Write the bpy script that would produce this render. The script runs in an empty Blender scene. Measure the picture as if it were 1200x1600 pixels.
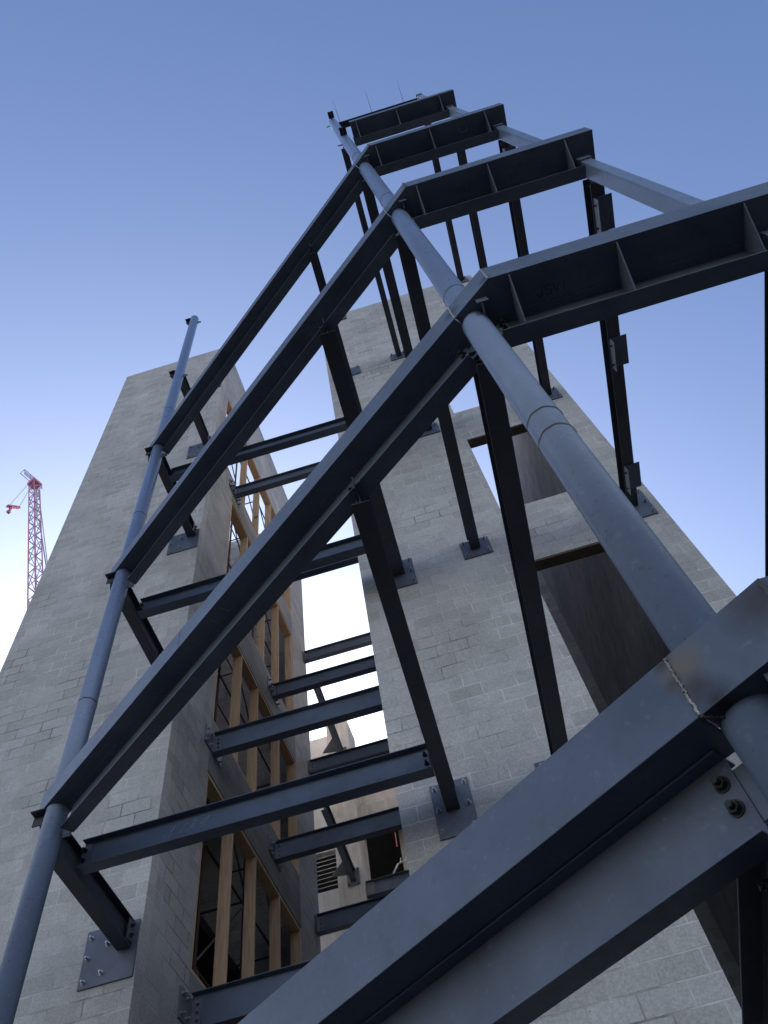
import bpy, bmesh, math, random
from mathutils import Vector, Matrix
rnd = random.Random(7)
C = bpy.context.scene.collection
# ------------------------------------------------------------------ camera
# world: X along the tower fronts, Y away from the camera, Z up; camera 1.6 m above the ground
EYE = Vector((0, 0, 1.6))
cam = bpy.data.cameras.new('camera'); cob = bpy.data.objects.new('camera', cam); C.objects.link(cob)
right = Vector((0.95875903, 0.25757459, -0.12015183))
down = Vector((-0.28207921, 0.81053952, -0.51328063))
fwd = Vector((-0.03482024, 0.52600477, 0.84976851))
m = Matrix((( right.x, -down.x, -fwd.x, EYE.x), (right.y, -down.y, -fwd.y, EYE.y), (right.z, -down.z, -fwd.z, EYE.z), (0, 0, 0, 1)))
cob.matrix_world = m
cam.sensor_fit = 'VERTICAL'; cam.sensor_height = 24.0; cam.lens = 1226.0 / 1600.0 * 24.0
cam.clip_start = 0.05; cam.clip_end = 4000
bpy.context.scene.camera = cob
bpy.context.scene.render.resolution_x = 768; bpy.context.scene.render.resolution_y = 1024
# ------------------------------------------------------------------ sky and sun
SUN_AZ, SUN_EL = math.radians(-24), math.radians(20)
w = bpy.data.worlds.new('World'); bpy.context.scene.world = w; w.use_nodes = True
nt = w.node_tree; bg = nt.nodes['Background']
sky = nt.nodes.new('ShaderNodeTexSky'); sky.sky_type = 'NISHITA'; sky.sun_disc = False
sky.sun_elevation = SUN_EL; sky.sun_rotation = SUN_AZ
sky.air_density = 1.0; sky.dust_density = 10; sky.ozone_density = 5.0; sky.altitude = 0
# pale band added low in the sky opposite the sun, fills the shaded walls
def wn(k, **kw):
    n = nt.nodes.new(k)
    for a, b in kw.items(): setattr(n, a, b)
    return n
tc = wn('ShaderNodeTexCoord'); sep = wn('ShaderNodeSeparateXYZ'); nt.links.new(tc.outputs['Generated'], sep.inputs[0])
mz = wn('ShaderNodeMapRange', interpolation_type='SMOOTHSTEP'); nt.links.new(sep.outputs['Z'], mz.inputs[0])
mz.inputs[1].default_value = .05; mz.inputs[2].default_value = .72; mz.inputs[3].default_value = 1; mz.inputs[4].default_value = 0
my = wn('ShaderNodeMapRange', interpolation_type='SMOOTHSTEP'); nt.links.new(sep.outputs['Y'], my.inputs[0])
my.inputs[1].default_value = .25; my.inputs[2].default_value = -.4; my.inputs[3].default_value = 0; my.inputs[4].default_value = 1
mm = wn('ShaderNodeMath', operation='MULTIPLY'); nt.links.new(mz.outputs[0], mm.inputs[0]); nt.links.new(my.outputs[0], mm.inputs[1])
tint = wn('ShaderNodeMix', data_type='RGBA', blend_type='MULTIPLY'); tint.inputs[0].default_value = 1
nt.links.new(sky.outputs[0], tint.inputs[6]); tint.inputs[7].default_value = (.98, 1.01, 1.11, 1)
hz = wn('ShaderNodeMix', data_type='RGBA', blend_type='ADD'); nt.links.new(mm.outputs[0], hz.inputs[0])
nt.links.new(tint.outputs[2], hz.inputs[6]); hz.inputs[7].default_value = (4.2, 4.25, 4.05, 1)
nt.links.new(hz.outputs[2], bg.inputs[0]); bg.inputs[1].default_value = 0.12
sl = bpy.data.lights.new('sun', 'SUN'); sl.energy = 2.0; sl.angle = math.radians(0.5); sl.color = (1, .86, .7)
so = bpy.data.objects.new('sun', sl); C.objects.link(so)
sd = Vector((math.sin(SUN_AZ) * math.cos(SUN_EL), math.cos(SUN_AZ) * math.cos(SUN_EL), math.sin(SUN_EL)))
so.rotation_euler = sd.to_track_quat('Z', 'Y').to_euler(); so.location = (0, 0, 60)
vs = bpy.context.scene.view_settings
vs.view_transform = 'Standard'; vs.look = 'None'; vs.gamma = 1; vs.exposure = 1.45

# ------------------------------------------------------------------ materials
def new_mat(name):
    M = bpy.data.materials.new(name); M.use_nodes = True
    return M, M.node_tree, M.node_tree.nodes['Principled BSDF']
def N(t, k, **kw):
    n = t.nodes.new(k)
    for a, b in kw.items(): setattr(n, a, b)
    return n
def noise(t, vec, scale, detail=4, rough=.55):
    n = N(t, 'ShaderNodeTexNoise'); n.inputs['Scale'].default_value = scale; n.inputs['Detail'].default_value = detail
    n.inputs['Roughness'].default_value = rough; t.links.new(vec, n.inputs['Vector']); return n
def ramp(t, fac, stops):
    n = N(t, 'ShaderNodeValToRGB'); e = n.color_ramp.elements
    while len(e) < len(stops): e.new(.5)
    for k, (p, c) in enumerate(stops):
        e[k].position = p; e[k].color = (c[0], c[1], c[2], 1) if not isinstance(c, (int, float)) else (c, c, c, 1)
    t.links.new(fac, n.inputs[0]); return n
def mixc(t, fac, a, b, mode='MIX'):
    n = N(t, 'ShaderNodeMix', data_type='RGBA', blend_type=mode)
    for s, v in ((n.inputs[0], fac), (n.inputs[6], a), (n.inputs[7], b)):
        if hasattr(v, 'node'): t.links.new(v, s)
        elif isinstance(v, tuple): s.default_value = (v[0], v[1], v[2], 1)
        else: s.default_value = v
    return n.outputs[2]
def mth(t, op, a, b=None, clamp=False):
    n = N(t, 'ShaderNodeMath', operation=op); n.use_clamp = clamp
    for s, v in ((n.inputs[0], a), (n.inputs[1], b)):
        if v is None: continue
        if hasattr(v, 'node'): t.links.new(v, s)
        else: s.default_value = v
    return n.outputs[0]
def bump(t, p, h, strength, dist):
    n = N(t, 'ShaderNodeBump'); n.inputs['Strength'].default_value = strength; n.inputs['Distance'].default_value = dist
    t.links.new(h, n.inputs['Height']); t.links.new(n.outputs[0], p.inputs['Normal'])

def steel(name, base, rough=.46, var=.2, spots=(), metallic=0.1, grime=.38):
    M, t, p = new_mat(name)
    geo = N(t, 'ShaderNodeNewGeometry').outputs['Position']
    n1 = noise(t, geo, 1.7, 5); n2 = noise(t, geo, 22, 6, .65); n3 = noise(t, geo, 90, 3)
    lo = tuple(c * (1 - var) for c in base); hi = tuple(c * (1 + var) for c in base)
    col = ramp(t, n1.outputs[0], [(.3, lo), (.7, hi)]).outputs[0]
    oi = N(t, 'ShaderNodeObjectInfo').outputs['Random']
    col = mixc(t, 1.0, col, ramp(t, oi, [(0, (.84, .85, .87)), (1, (1.12, 1.1, 1.07))]).outputs[0], 'MULTIPLY')
    # dusty scuffs, handling scratches and chalky specks
    mp = N(t, 'ShaderNodeMapping'); mp.inputs['Rotation'].default_value = (.5, .3, .9); mp.inputs['Scale'].default_value = (1, 14, 14); t.links.new(geo, mp.inputs[0])
    sx_ = noise(t, mp.outputs[0], 2.6, 5, .7)
    scr = ramp(t, sx_.outputs[0], [(.665, 0), (.70, 1)]).outputs[0]
    col = mixc(t, mth(t, 'MULTIPLY', scr, .30), col, (base[0] * 2 + .05, base[1] * 1.9 + .05, base[2] * 1.7 + .05))
    n4 = noise(t, geo, 6, 6, .7)
    col = mixc(t, ramp(t, n4.outputs[0], [(.52, 0), (.72, grime)]).outputs[0], col, (base[0] * .55, base[1] * .52, base[2] * .5))
    sc = ramp(t, n2.outputs[0], [(.58, 0), (.72, 1)]).outputs[0]
    col = mixc(t, mth(t, 'MULTIPLY', sc, .22), col, (base[0] * 2.2 + .04, base[1] * 2.1 + .04, base[2] * 2 + .04))
    v = N(t, 'ShaderNodeTexVoronoi'); v.inputs['Scale'].default_value = 14; t.links.new(geo, v.inputs['Vector'])
    sp = ramp(t, v.outputs['Distance'], [(.03, 1), (.055, 0)]).outputs[0]
    g2 = ramp(t, n2.outputs[0], [(.5, 0), (.56, 1)]).outputs[0]
    col = mixc(t, mth(t, 'MULTIPLY', mth(t, 'MULTIPLY', sp, g2), .55), col, (.012, .014, .018))
    for (pos, r0, r1, c, amt) in spots:      # burnt, brushed patches around site welds
        d = N(t, 'ShaderNodeVectorMath', operation='DISTANCE'); t.links.new(geo, d.inputs[0]); d.inputs[1].default_value = pos
        dd = mth(t, 'ADD', d.outputs['Value'], mth(t, 'MULTIPLY', mth(t, 'SUBTRACT', n2.outputs[0], .5), r1 * .5))
        f = mth(t, 'MULTIPLY', ramp(t, mth(t, 'DIVIDE', dd, r1), [(r0 / r1, 1), (1, 0)]).outputs[0], amt)
        col = mixc(t, f, col, c)
    t.links.new(col, p.inputs['Base Color'])
    rr = ramp(t, n2.outputs[0], [(.3, rough - .08), (.75, rough + .14)]).outputs[0]
    t.links.new(rr, p.inputs['Roughness']); p.inputs['Metallic'].default_value = metallic
    p.inputs['Specular IOR Level'].default_value = .35
    h = mth(t, 'ADD', mth(t, 'MULTIPLY', n3.outputs[0], .35), n1.outputs[0])
    bump(t, p, h, .12, .01)
    return M

ST = (.115, .138, .180)
MAT = {}
MAT['steel'] = steel('dark_primed_steel', ST)
Z0 = 1.6
burn = [((.70, 2.0, Z0 + 1.80), .02, .11, (.16, .135, .095), .85), ((.70, 2.00, Z0 + 1.70), .015, .07, (.05, .04, .03), .8), ((.74, 2.00, Z0 + 1.615), .02, .10, (.02, .018, .018), .95),
        ((.655, 2.03, Z0 + 1.86), .01, .05, (.05, .04, .03), .8), ((.655, 2.03, Z0 + 1.76), .01, .045, (.06, .05, .035), .7), ((.95, 1.80, Z0 + 1.80), .03, .16, (.05, .045, .045), .9)]
for k in range(1, 4):
    z = 5.537 + Z0 + (k - 1) * 4.064
    burn += [((.69, 2.0, z + .12), .01, .09, (.03, .027, .024), .8), ((.96, 1.79, z + .05), .01, .07, (.03, .026, .022), .8)]
MAT['steel_welded'] = steel('primed_steel_with_burnt_weld_zones', ST, spots=burn)
MAT['pipe'] = steel('blue_grey_primed_pipe', (.165, .215, .32), rough=.32, var=.05, metallic=.2, grime=.12)
MAT['tube'] = steel('pale_galvanised_grey_tube', (.20, .25, .335), rough=.36, var=.10, metallic=.2)
MAT['plate'] = steel('blue_steel_anchor_plate', (.115, .13, .16), rough=.42)
MAT['galv'] = steel('galvanised_connection_steel', (.17, .18, .20), rough=.45)
MAT['bolt'] = steel('zinc_bolt', (.38, .39, .41), rough=.38, metallic=.6)
MAT['black_bolt'] = steel('black_bolt_steel', (.03, .032, .036), rough=.5, metallic=.3)
MAT['weld'] = steel('bright_weld_bead', (.36, .33, .30), rough=.38, var=.6, metallic=.3)
MAT['rust'] = steel('brown_pipe_weld_ring', (.075, .068, .06), rough=.55)
MAT['chalk'] = steel('white_chalk', (.30, .35, .42), rough=.9, metallic=0)
MAT['stencil'] = steel('black_stencil_ink', (.07, .085, .11), rough=.6)

def masonry(name, base, var=.22, warm=.0):
    M, t, p = new_mat(name)
    uv = N(t, 'ShaderNodeUVMap').outputs[0]
    geo = N(t, 'ShaderNodeNewGeometry').outputs['Position']
    # slight wobble so joints are not ruler straight
    wn = noise(t, geo, 3.0, 3); wob = N(t, 'ShaderNodeVectorMath', operation='SCALE')
    sb = N(t, 'ShaderNodeVectorMath', operation='SUBTRACT'); t.links.new(wn.outputs['Color'], sb.inputs[0]); sb.inputs[1].default_value = (.5, .5, .5)
    t.links.new(sb.outputs[0], wob.inputs[0]); wob.inputs['Scale'].default_value = .020
    ad = N(t, 'ShaderNodeVectorMath', operation='ADD'); t.links.new(uv, ad.inputs[0]); t.links.new(wob.outputs[0], ad.inputs[1])
    def brick(c1, c2, mo, off=0.0, ms=.009):
        b = N(t, 'ShaderNodeTexBrick'); b.offset = .5; b.squash = 1
        b.inputs['Scale'].default_value = 1; b.inputs['Mortar Size'].default_value = ms; b.inputs['Mortar Smooth'].default_value = .25
        b.inputs['Brick Width'].default_value = .4064; b.inputs['Row Height'].default_value = .2032
        b.inputs['Bias'].default_value = 0
        b.inputs['Color1'].default_value = (*c1, 1); b.inputs['Color2'].default_value = (*c2, 1); b.inputs['Mortar'].default_value = (*mo, 1)
        t.links.new(ad.outputs[0], b.inputs['Vector']); return b
    b1 = brick((0, 0, 0), (1, 1, 1), (.5, .5, .5))
    lo = tuple(c * (1 - var) for c in base); hi = tuple(c * (1 + var) for c in base)
    col = ramp(t, b1.outputs['Color'], [(0, lo), (.35, base), (.7, tuple(c * 1.05 for c in base)), (1, hi)]).outputs[0]
    # broad weathering, patches of efflorescence and damp
    a = noise(t, geo, .55, 5, .6); col = mixc(t, ramp(t, a.outputs[0], [(.35, .55), (.65, 0)]).outputs[0], col, tuple(c * .72 for c in base))
    a2 = noise(t, geo, 1.6, 6, .7)
    col = mixc(t, ramp(t, a2.outputs[0], [(.56, 0), (.72, .5)]).outputs[0], col, tuple(min(1, c * 1.42 + .02) for c in base))
    mp = N(t, 'ShaderNodeMapping'); mp.inputs['Scale'].default_value = (1, 1, .09); t.links.new(geo, mp.inputs[0])
    st_ = noise(t, mp.outputs[0], 3.2, 5, .65)
    col = mixc(t, ramp(t, st_.outputs[0], [(.54, 0), (.74, .45)]).outputs[0], col, tuple(c * .62 for c in base))
    fine = noise(t, geo, 55, 5, .7)
    col = mixc(t, .5, col, ramp(t, fine.outputs[0], [(.3, (.25, .25, .25)), (.7, (.75, .75, .75))]).outputs[0], 'OVERLAY')
    # mortar: pale in places, dark recessed in others, buttered flush elsewhere
    k = noise(t, geo, 1.1, 4, .6)
    mcol = ramp(t, k.outputs[0], [(.36, tuple(c * .42 for c in base)), (.43, tuple(c * .72 for c in base)), (.50, tuple(c * 1.06 for c in base)), (.60, tuple(min(1, c * 1.38) for c in base))]).outputs[0]
    k2 = noise(t, geo, 2.3, 3)
    b2 = brick((0, 0, 0), (1, 1, 1), (.5, .5, .5), ms=.022)
    sm_ = noise(t, geo, 9, 5, .75)
    smf = mth(t, 'MULTIPLY', b2.outputs['Fac'], ramp(t, sm_.outputs[0], [(.54, 0), (.64, .6)]).outputs[0])
    col = mixc(t, smf, col, tuple(min(1, c * 1.28) for c in base))
    chf = mth(t, 'MULTIPLY', b2.outputs['Fac'], ramp(t, sm_.outputs[0], [(.34, .5), (.39, 0)]).outputs[0])
    col = mixc(t, chf, col, tuple(c * .45 for c in base))
    vis = ramp(t, k2.outputs[0], [(.36, .25), (.54, 1)]).outputs[0]
    col = mixc(t, mth(t, 'MULTIPLY', b1.outputs['Fac'], vis), col, mcol)
    v = N(t, 'ShaderNodeTexVoronoi'); v.inputs['Scale'].default_value = 6; t.links.new(geo, v.inputs['Vector'])
    pit = ramp(t, v.outputs['Distance'], [(.035, 1), (.06, 0)]).outputs[0]
    pm = ramp(t, a2.outputs[0], [(.5, 0), (.54, 1)]).outputs[0]
    col = mixc(t, mth(t, 'MULTIPLY', mth(t, 'MULTIPLY', pit, pm), .6), col, tuple(c * .3 for c in base))
    t.links.new(col, p.inputs['Base Color']); p.inputs['Roughness'].default_value = .93
    p.inputs['Specular IOR Level'].default_value = .25
    h = mth(t, 'SUBTRACT', mth(t, 'MULTIPLY', fine.outputs[0], .25), mth(t, 'MULTIPLY', b1.outputs['Fac'], vis))
    h = mth(t, 'ADD', h, mth(t, 'MULTIPLY', b1.outputs['Color'], .12))
    bump(t, p, h, .8, .010)
    return M
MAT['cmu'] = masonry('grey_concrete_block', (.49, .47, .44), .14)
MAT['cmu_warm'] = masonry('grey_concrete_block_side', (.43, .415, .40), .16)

def concrete(name, base, streak=(0, 0, 1)):
    M, t, p = new_mat(name)
    geo = N(t, 'ShaderNodeNewGeometry').outputs['Position']
    mp = N(t, 'ShaderNodeMapping'); mp.inputs['Scale'].default_value = tuple(.12 if s else 1 for s in streak); t.links.new(geo, mp.inputs[0])
    a = noise(t, geo, .7, 6, .65); b = noise(t, mp.outputs[0], 7, 5, .6); c = noise(t, geo, 40, 4, .6)
    col = ramp(t, a.outputs[0], [(.3, tuple(x * .68 for x in base)), (.7, tuple(x * 1.15 for x in base))]).outputs[0]
    col = mixc(t, .55, col, ramp(t, b.outputs[0], [(.3, .3), (.7, .68)]).outputs[0], 'OVERLAY')
    t.links.new(col, p.inputs['Base Color']); p.inputs['Roughness'].default_value = .9
    bump(t, p, mth(t, 'ADD', c.outputs[0], b.outputs[0]), .25, .01)
    return M
MAT['lintel'] = concrete('board_marked_lintel_concrete', (.27, .27, .265), (0, 1, 0))
MAT['tan'] = concrete('tan_render', (.76, .71, .64))
MAT['tan_dirty'] = concrete('stained_tan_concrete', (.62, .56, .49))
MAT['dark'] = concrete('dark_interior_shade_in_colour', (.06, .06, .06))  # near-black base colour carries the shade of the interiors
MAT['asphalt'] = concrete('asphalt_ground', (.03, .03, .03), (0, 0, 0))
def wood(name, base):
    M, t, p = new_mat(name)
    tc = N(t, 'ShaderNodeTexCoord').outputs['Object']; inf = N(t, 'ShaderNodeObjectInfo').outputs['Random']
    geo = N(t, 'ShaderNodeNewGeometry').outputs['Position']
    mp = N(t, 'ShaderNodeMapping'); mp.inputs['Scale'].default_value = (1, 1, .07); t.links.new(geo, mp.inputs[0])
    a = noise(t, mp.outputs[0], 30, 4, .6); b = noise(t, geo, 1.5, 3)
    col = ramp(t, a.outputs[0], [(.3, tuple(x * .72 for x in base)), (.7, tuple(x * 1.15 for x in base))]).outputs[0]
    col = mixc(t, ramp(t, inf, [(0, 0), (1, .5)]).outputs[0], col, (base[0] * .85, base[1] * .75, base[2] * .65))
    v = N(t, 'ShaderNodeTexVoronoi'); v.inputs['Scale'].default_value = 2.6; t.links.new(geo, v.inputs['Vector'])
    kn = ramp(t, v.outputs['Distance'], [(.05, 1), (.085, 0)]).outputs[0]
    col = mixc(t, mth(t, 'MULTIPLY', kn, .75), col, (.10, .055, .03))
    t.links.new(col, p.inputs['Base Color']); p.inputs['Roughness'].default_value = .75
    bump(t, p, a.outputs[0], .15, .004)
    return M
MAT['wood'] = wood('pine_stud', (.64, .45, .28))
MAT['ply'] = wood('brown_formwork_board', (.17, .13, .095))
def plain(name, c, rough=.6, metallic=0):
    M, t, p = new_mat(name); geo = N(t, 'ShaderNodeNewGeometry').outputs['Position']
    a = noise(t, geo, 3, 4)
    t.links.new(ramp(t, a.outputs[0], [(.3, tuple(x * .85 for x in c)), (.7, tuple(min(1, x * 1.12) for x in c))]).outputs[0], p.inputs['Base Color'])
    p.inputs['Roughness'].default_value = rough; p.inputs['Metallic'].default_value = metallic; return M
MAT['scaffold'] = plain('red_brown_scaffold_paint', (.13, .06, .055))
MAT['crane_red'] = plain('red_crane_paint', (.66, .22, .31))
MAT['crane_grey'] = plain('grey_crane_steel', (.33, .35, .38))
MAT['crane_panel'] = plain('pale_pink_banner', (.80, .62, .66))
MAT['pale_render'] = concrete('pale_render', (.62, .62, .62))
MAT['glass_dark'] = plain('dark_window_glass', (.04, .05, .06), .08)
MAT['white'] = plain('white_paint', (.8, .8, .8))
MAT['pink'] = plain('pink_tape', (.75, .25, .25))
MAT['green'] = plain('green_spray_paint', (.02, .22, .12))
MAT['black'] = plain('black_steel', (.03, .03, .035))

# ------------------------------------------------------------------ mesh helpers (z given above the eye; Z0 lifts it)
class MB:
    def __init__(s): s.v = []; s.f = []; s.sm = []
    def add(s, vs_, fs, smooth=False):
        o = len(s.v); s.v += [Vector(q) for q in vs_]
        for f in fs: s.f.append([o + i for i in f]); s.sm.append(smooth)
        return s
    def box(s, x0, x1, y0, y1, z0, z1):
        if x0 > x1: x0, x1 = x1, x0
        if y0 > y1: y0, y1 = y1, y0
        if z0 > z1: z0, z1 = z1, z0
        v = [(x, y, z) for x in (x0, x1) for y in (y0, y1) for z in (z0, z1)]
        return s.add(v, [(0, 1, 3, 2), (4, 6, 7, 5), (0, 4, 5, 1), (2, 3, 7, 6), (0, 2, 6, 4), (1, 5, 7, 3)])
    def obox(s, c, ax, ay, az, hx, hy, hz):
        c = Vector(c); ax = Vector(ax).normalized() * hx; ay = Vector(ay).normalized() * hy; az = Vector(az).normalized() * hz
        v = [c + i * ax + j * ay + k * az for i in (-1, 1) for j in (-1, 1) for k in (-1, 1)]
        fs = [(0, 1, 3, 2), (4, 6, 7, 5), (0, 4, 5, 1), (2, 3, 7, 6), (0, 2, 6, 4), (1, 5, 7, 3)]
        if ax.cross(ay).dot(az) < 0: fs = [f[::-1] for f in fs]
        return s.add(v, fs)
    def extrude(s, prof, p0, p1, side, up, cut0=None, cut1=None):
        """profile [(a,b)] (counter-clockwise) swept p0->p1; a along side, b along up; cutN = plane normal at an end (mitre)"""
        p0 = Vector(p0); p1 = Vector(p1); side = Vector(side); up = Vector(up); d = (p1 - p0).normalized()
        def ring(p, n):
            out = []
            for a, b in prof:
                q = p + side * a + up * b
                if n is not None:
                    n_ = Vector(n); q = q + d * ((p - q).dot(n_) / d.dot(n_))
                out.append(q)
            return out
        r0 = ring(p0, cut0); r1 = ring(p1, cut1); n = len(prof)
        fs = [(i, (i + 1) % n, n + (i + 1) % n, n + i) for i in range(n)]
        fs.append(tuple(range(n))[::-1]); fs.append(tuple(range(n, 2 * n)))
        if side.cross(up).dot(d) < 0: fs = [f[::-1] for f in fs]
        return s.add(r0 + r1, fs)
    def cyl(s, p0, p1, r0, r1=None, n=24, cap=True):
        r1 = r0 if r1 is None else r1
        p0 = Vector(p0); p1 = Vector(p1); d = (p1 - p0).normalized()
        a = d.orthogonal().normalized(); b = d.cross(a)
        v = [p + (a * math.cos(2 * math.pi * i / n) + b * math.sin(2 * math.pi * i / n)) * r for p, r in ((p0, r0), (p1, r1)) for i in range(n)]
        o = len(s.v); s.v += v
        for i in range(n): s.f.append([o + i, o + (i + 1) % n, o + n + (i + 1) % n, o + n + i]); s.sm.append(n > 8)
        if cap:
            s.f.append([o + i for i in range(n)][::-1]); s.sm.append(False); s.f.append([o + n + i for i in range(n)]); s.sm.append(False)
        return s
    def poly(s, pts, off):
        """flat plate from an outline and a thickness vector"""
        pts = [Vector(p) for p in pts]; off = Vector(off); n = len(pts)
        nn = sum(((pts[i] - pts[0]).cross(pts[(i + 1) % n] - pts[0]) for i in range(1, n - 1)), Vector())
        fs = [tuple(range(n))[::-1], tuple(range(n, 2 * n))] + [(i, (i + 1) % n, n + (i + 1) % n, n + i) for i in range(n)]
        if nn.dot(off) < 0: fs = [f[::-1] for f in fs]
        return s.add(pts + [p + off for p in pts], fs)
    def build(s, name, mat, parent=None, bevel=0, base=None):
        """link as one mesh object; origin at the base of its bounding box, or relative to the parent empty"""
        if parent is not None: org = parent_org(parent)
        else:
            xs = [q.x for q in s.v]; ys = [q.y for q in s.v]; zs_ = [q.z for q in s.v]
            org = Vector(((min(xs) + max(xs)) / 2, (min(ys) + max(ys)) / 2, min(zs_)))
        me = bpy.data.meshes.new(name); me.from_pydata([q - org for q in s.v], [], s.f)
        me.polygons.foreach_set('use_smooth', s.sm)
        uvl = me.uv_layers.new(name='UVMap')
        for pl in me.polygons:
            nrm = pl.normal
            for li in pl.loop_indices:
                q = me.vertices[me.loops[li].vertex_index].co + org
                if abs(nrm.z) > .7: u = (q.x, q.y)
                elif abs(nrm.x) > abs(nrm.y): u = (q.y, q.z)
                else: u = (q.x, q.z)
                uvl.data[li].uv = u
        me.materials.append(MAT[mat]); me.update()
        o = bpy.data.objects.new(name, me); C.objects.link(o)
        if parent is not None: o.parent = parent
        else: o.location = org + Vector((0, 0, Z0))
        if bevel:
            b = o.modifiers.new('bevel', 'BEVEL'); b.width = bevel; b.segments = 2; b.limit_method = 'ANGLE'; b.angle_limit = .6
        ORG[o.name] = org
        return o
ORG = {}
def parent_org(p): return ORG[p.name]
def thing(name, label, cat, loc, group=None):
    o = bpy.data.objects.new(name, None); C.objects.link(o); o.empty_display_size = .1
    o.location = Vector(loc) + Vector((0, 0, Z0)); ORG[o.name] = Vector(loc)
    return tag(o, label, cat, group)
def tag(o, label, cat, group=None):
    o['label'] = label; o['category'] = cat
    if group: o['group'] = group
    o['kind'] = 'thing'
    return o
def setting(o): o['kind'] = 'structure'; return o
def iprof(depth, bf, tf, tw):
    h = depth / 2; b = bf / 2; w_ = tw / 2
    return [(-b, -h), (b, -h), (b, -h + tf), (w_, -h + tf), (w_, h - tf), (b, h - tf), (b, h), (-b, h), (-b, h - tf), (-w_, h - tf), (-w_, -h + tf), (-b, -h + tf)]
def hexbolt(mb_w, p, n, r=.016, tip=.03):
    """washer, hex nut and threaded end standing on a surface at p along normal n"""
    p = Vector(p); n = Vector(n).normalized()
    mb_w.cyl(p, p + n * .005, r * 1.45, n=18); mb_w.cyl(p + n * .005, p + n * .027, r * 1.12, n=6)
    mb_w.cyl(p + n * .027, p + n * (.027 + tip), r * .62, n=12)
def bolts(parent, pts, n, mat='bolt', r=.016, tip=.03):
    for q in pts:
        b = MB(); hexbolt(b, q, n, r, tip); b.build('bolt', mat, parent)

LV = {'A': 1.605, 'B': 5.537, 'C': 9.601, 'D': 13.665, 'E': 17.729, 'F': 21.70}
ORD = {'A': 'lowest', 'B': 'second', 'C': 'third', 'D': 'fourth', 'E': 'fifth', 'F': 'topmost'}
XR0, XR1, YR, TOPR = -1.0, 3.41, 6.79, 21.8
XL0, XL1, YL, TOPL = -7.5, -4.14, 7.55, 24.45
GZ = -Z0

# ------------------------------------------------------------------ ground
g = MB(); g.add([(-1500, -1500, GZ), (1500, -1500, GZ), (1500, 1500, GZ), (-1500, 1500, GZ)], [(0, 1, 2, 3)])
setting(g.build('ground', 'asphalt'))

# ------------------------------------------------------------------ right tower
YB = 15.2
t = thing('masonry_tower', 'right grey concrete block tower with tall window openings beside the thick pipe column', 'tower', (1.2, 11, GZ), 'concrete block towers')
def ragged_top(mb, a0, a1, zt, axis, fixed0, fixed1):
    pass
wins = [(13.72, 16.62), (10.03, 12.55), (5.2, 8.64), (1.0, 4.5)]
wx0, wx1 = 1.31, 2.62
f = MB()
f.box(XR0, wx0, YR, YR + .2, GZ, TOPR); f.box(wx1, XR1, YR, YR + .2, GZ, TOPR)
zc = [GZ] + sorted([z for wn_ in wins for z in wn_]) + [TOPR]
for i in range(0, len(zc), 2): f.box(wx0, wx1, YR, YR + .2, zc[i], zc[i + 1])
f.build('front_wall', 'cmu', t)
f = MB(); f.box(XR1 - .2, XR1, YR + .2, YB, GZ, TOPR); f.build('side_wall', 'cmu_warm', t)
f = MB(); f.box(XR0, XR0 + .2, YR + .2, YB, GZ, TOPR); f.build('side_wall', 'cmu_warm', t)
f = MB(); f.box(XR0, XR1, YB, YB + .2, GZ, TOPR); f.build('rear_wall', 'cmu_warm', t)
for z0_, z1_ in wins:
    f = MB(); f.box(wx0 + .002, wx1 - .002, YR + .012, YR + .19, z1_ - .022, z1_ - .003); f.build('formwork_board', 'ply', t)

# ------------------------------------------------------------------ left tower
t = thing('masonry_tower', 'left grey concrete block tower with timber framed openings in its side', 'tower', (-5.8, 11, GZ), 'concrete block towers')
JY0, JY1, YLB = 8.87, 13.45, 14.72
f = MB(); f.box(XL0, XL1, YL, YL + .2, GZ, TOPL - .02); f.build('front_wall', 'cmu', t)
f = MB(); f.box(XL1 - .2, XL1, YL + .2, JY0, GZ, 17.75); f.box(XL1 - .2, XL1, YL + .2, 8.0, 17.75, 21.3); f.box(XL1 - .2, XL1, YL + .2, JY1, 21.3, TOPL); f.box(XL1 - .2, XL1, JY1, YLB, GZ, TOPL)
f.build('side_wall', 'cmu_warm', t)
heads = [4.5, 8.55, 12.48, 16.9, 21.3]; sills = [5.5, 9.6, 13.5, 17.75]
f = MB(); f.box(XL1 - .2, XL1, JY0, JY1, GZ, .6); f.build('lintel_band', 'lintel', t)
for h_, s_ in zip(heads[:4], sills):
    f = MB(); f.box(XL1 - .2, XL1 + .003, JY0, JY1, h_, s_); f.build('lintel_band', 'lintel', t, bevel=.006)
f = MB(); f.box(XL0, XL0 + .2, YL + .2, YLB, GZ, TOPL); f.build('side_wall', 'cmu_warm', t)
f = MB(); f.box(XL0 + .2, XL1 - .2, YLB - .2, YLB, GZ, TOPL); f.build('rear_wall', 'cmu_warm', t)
for z_ in (4.3, 8.4, 12.4):
    f = MB(); f.box(XL0 + .2, XL1 - 1.5, YL + 1.9, YLB - .2, z_, z_ + .2); f.build('stair_landing', 'dark', t)

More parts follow.
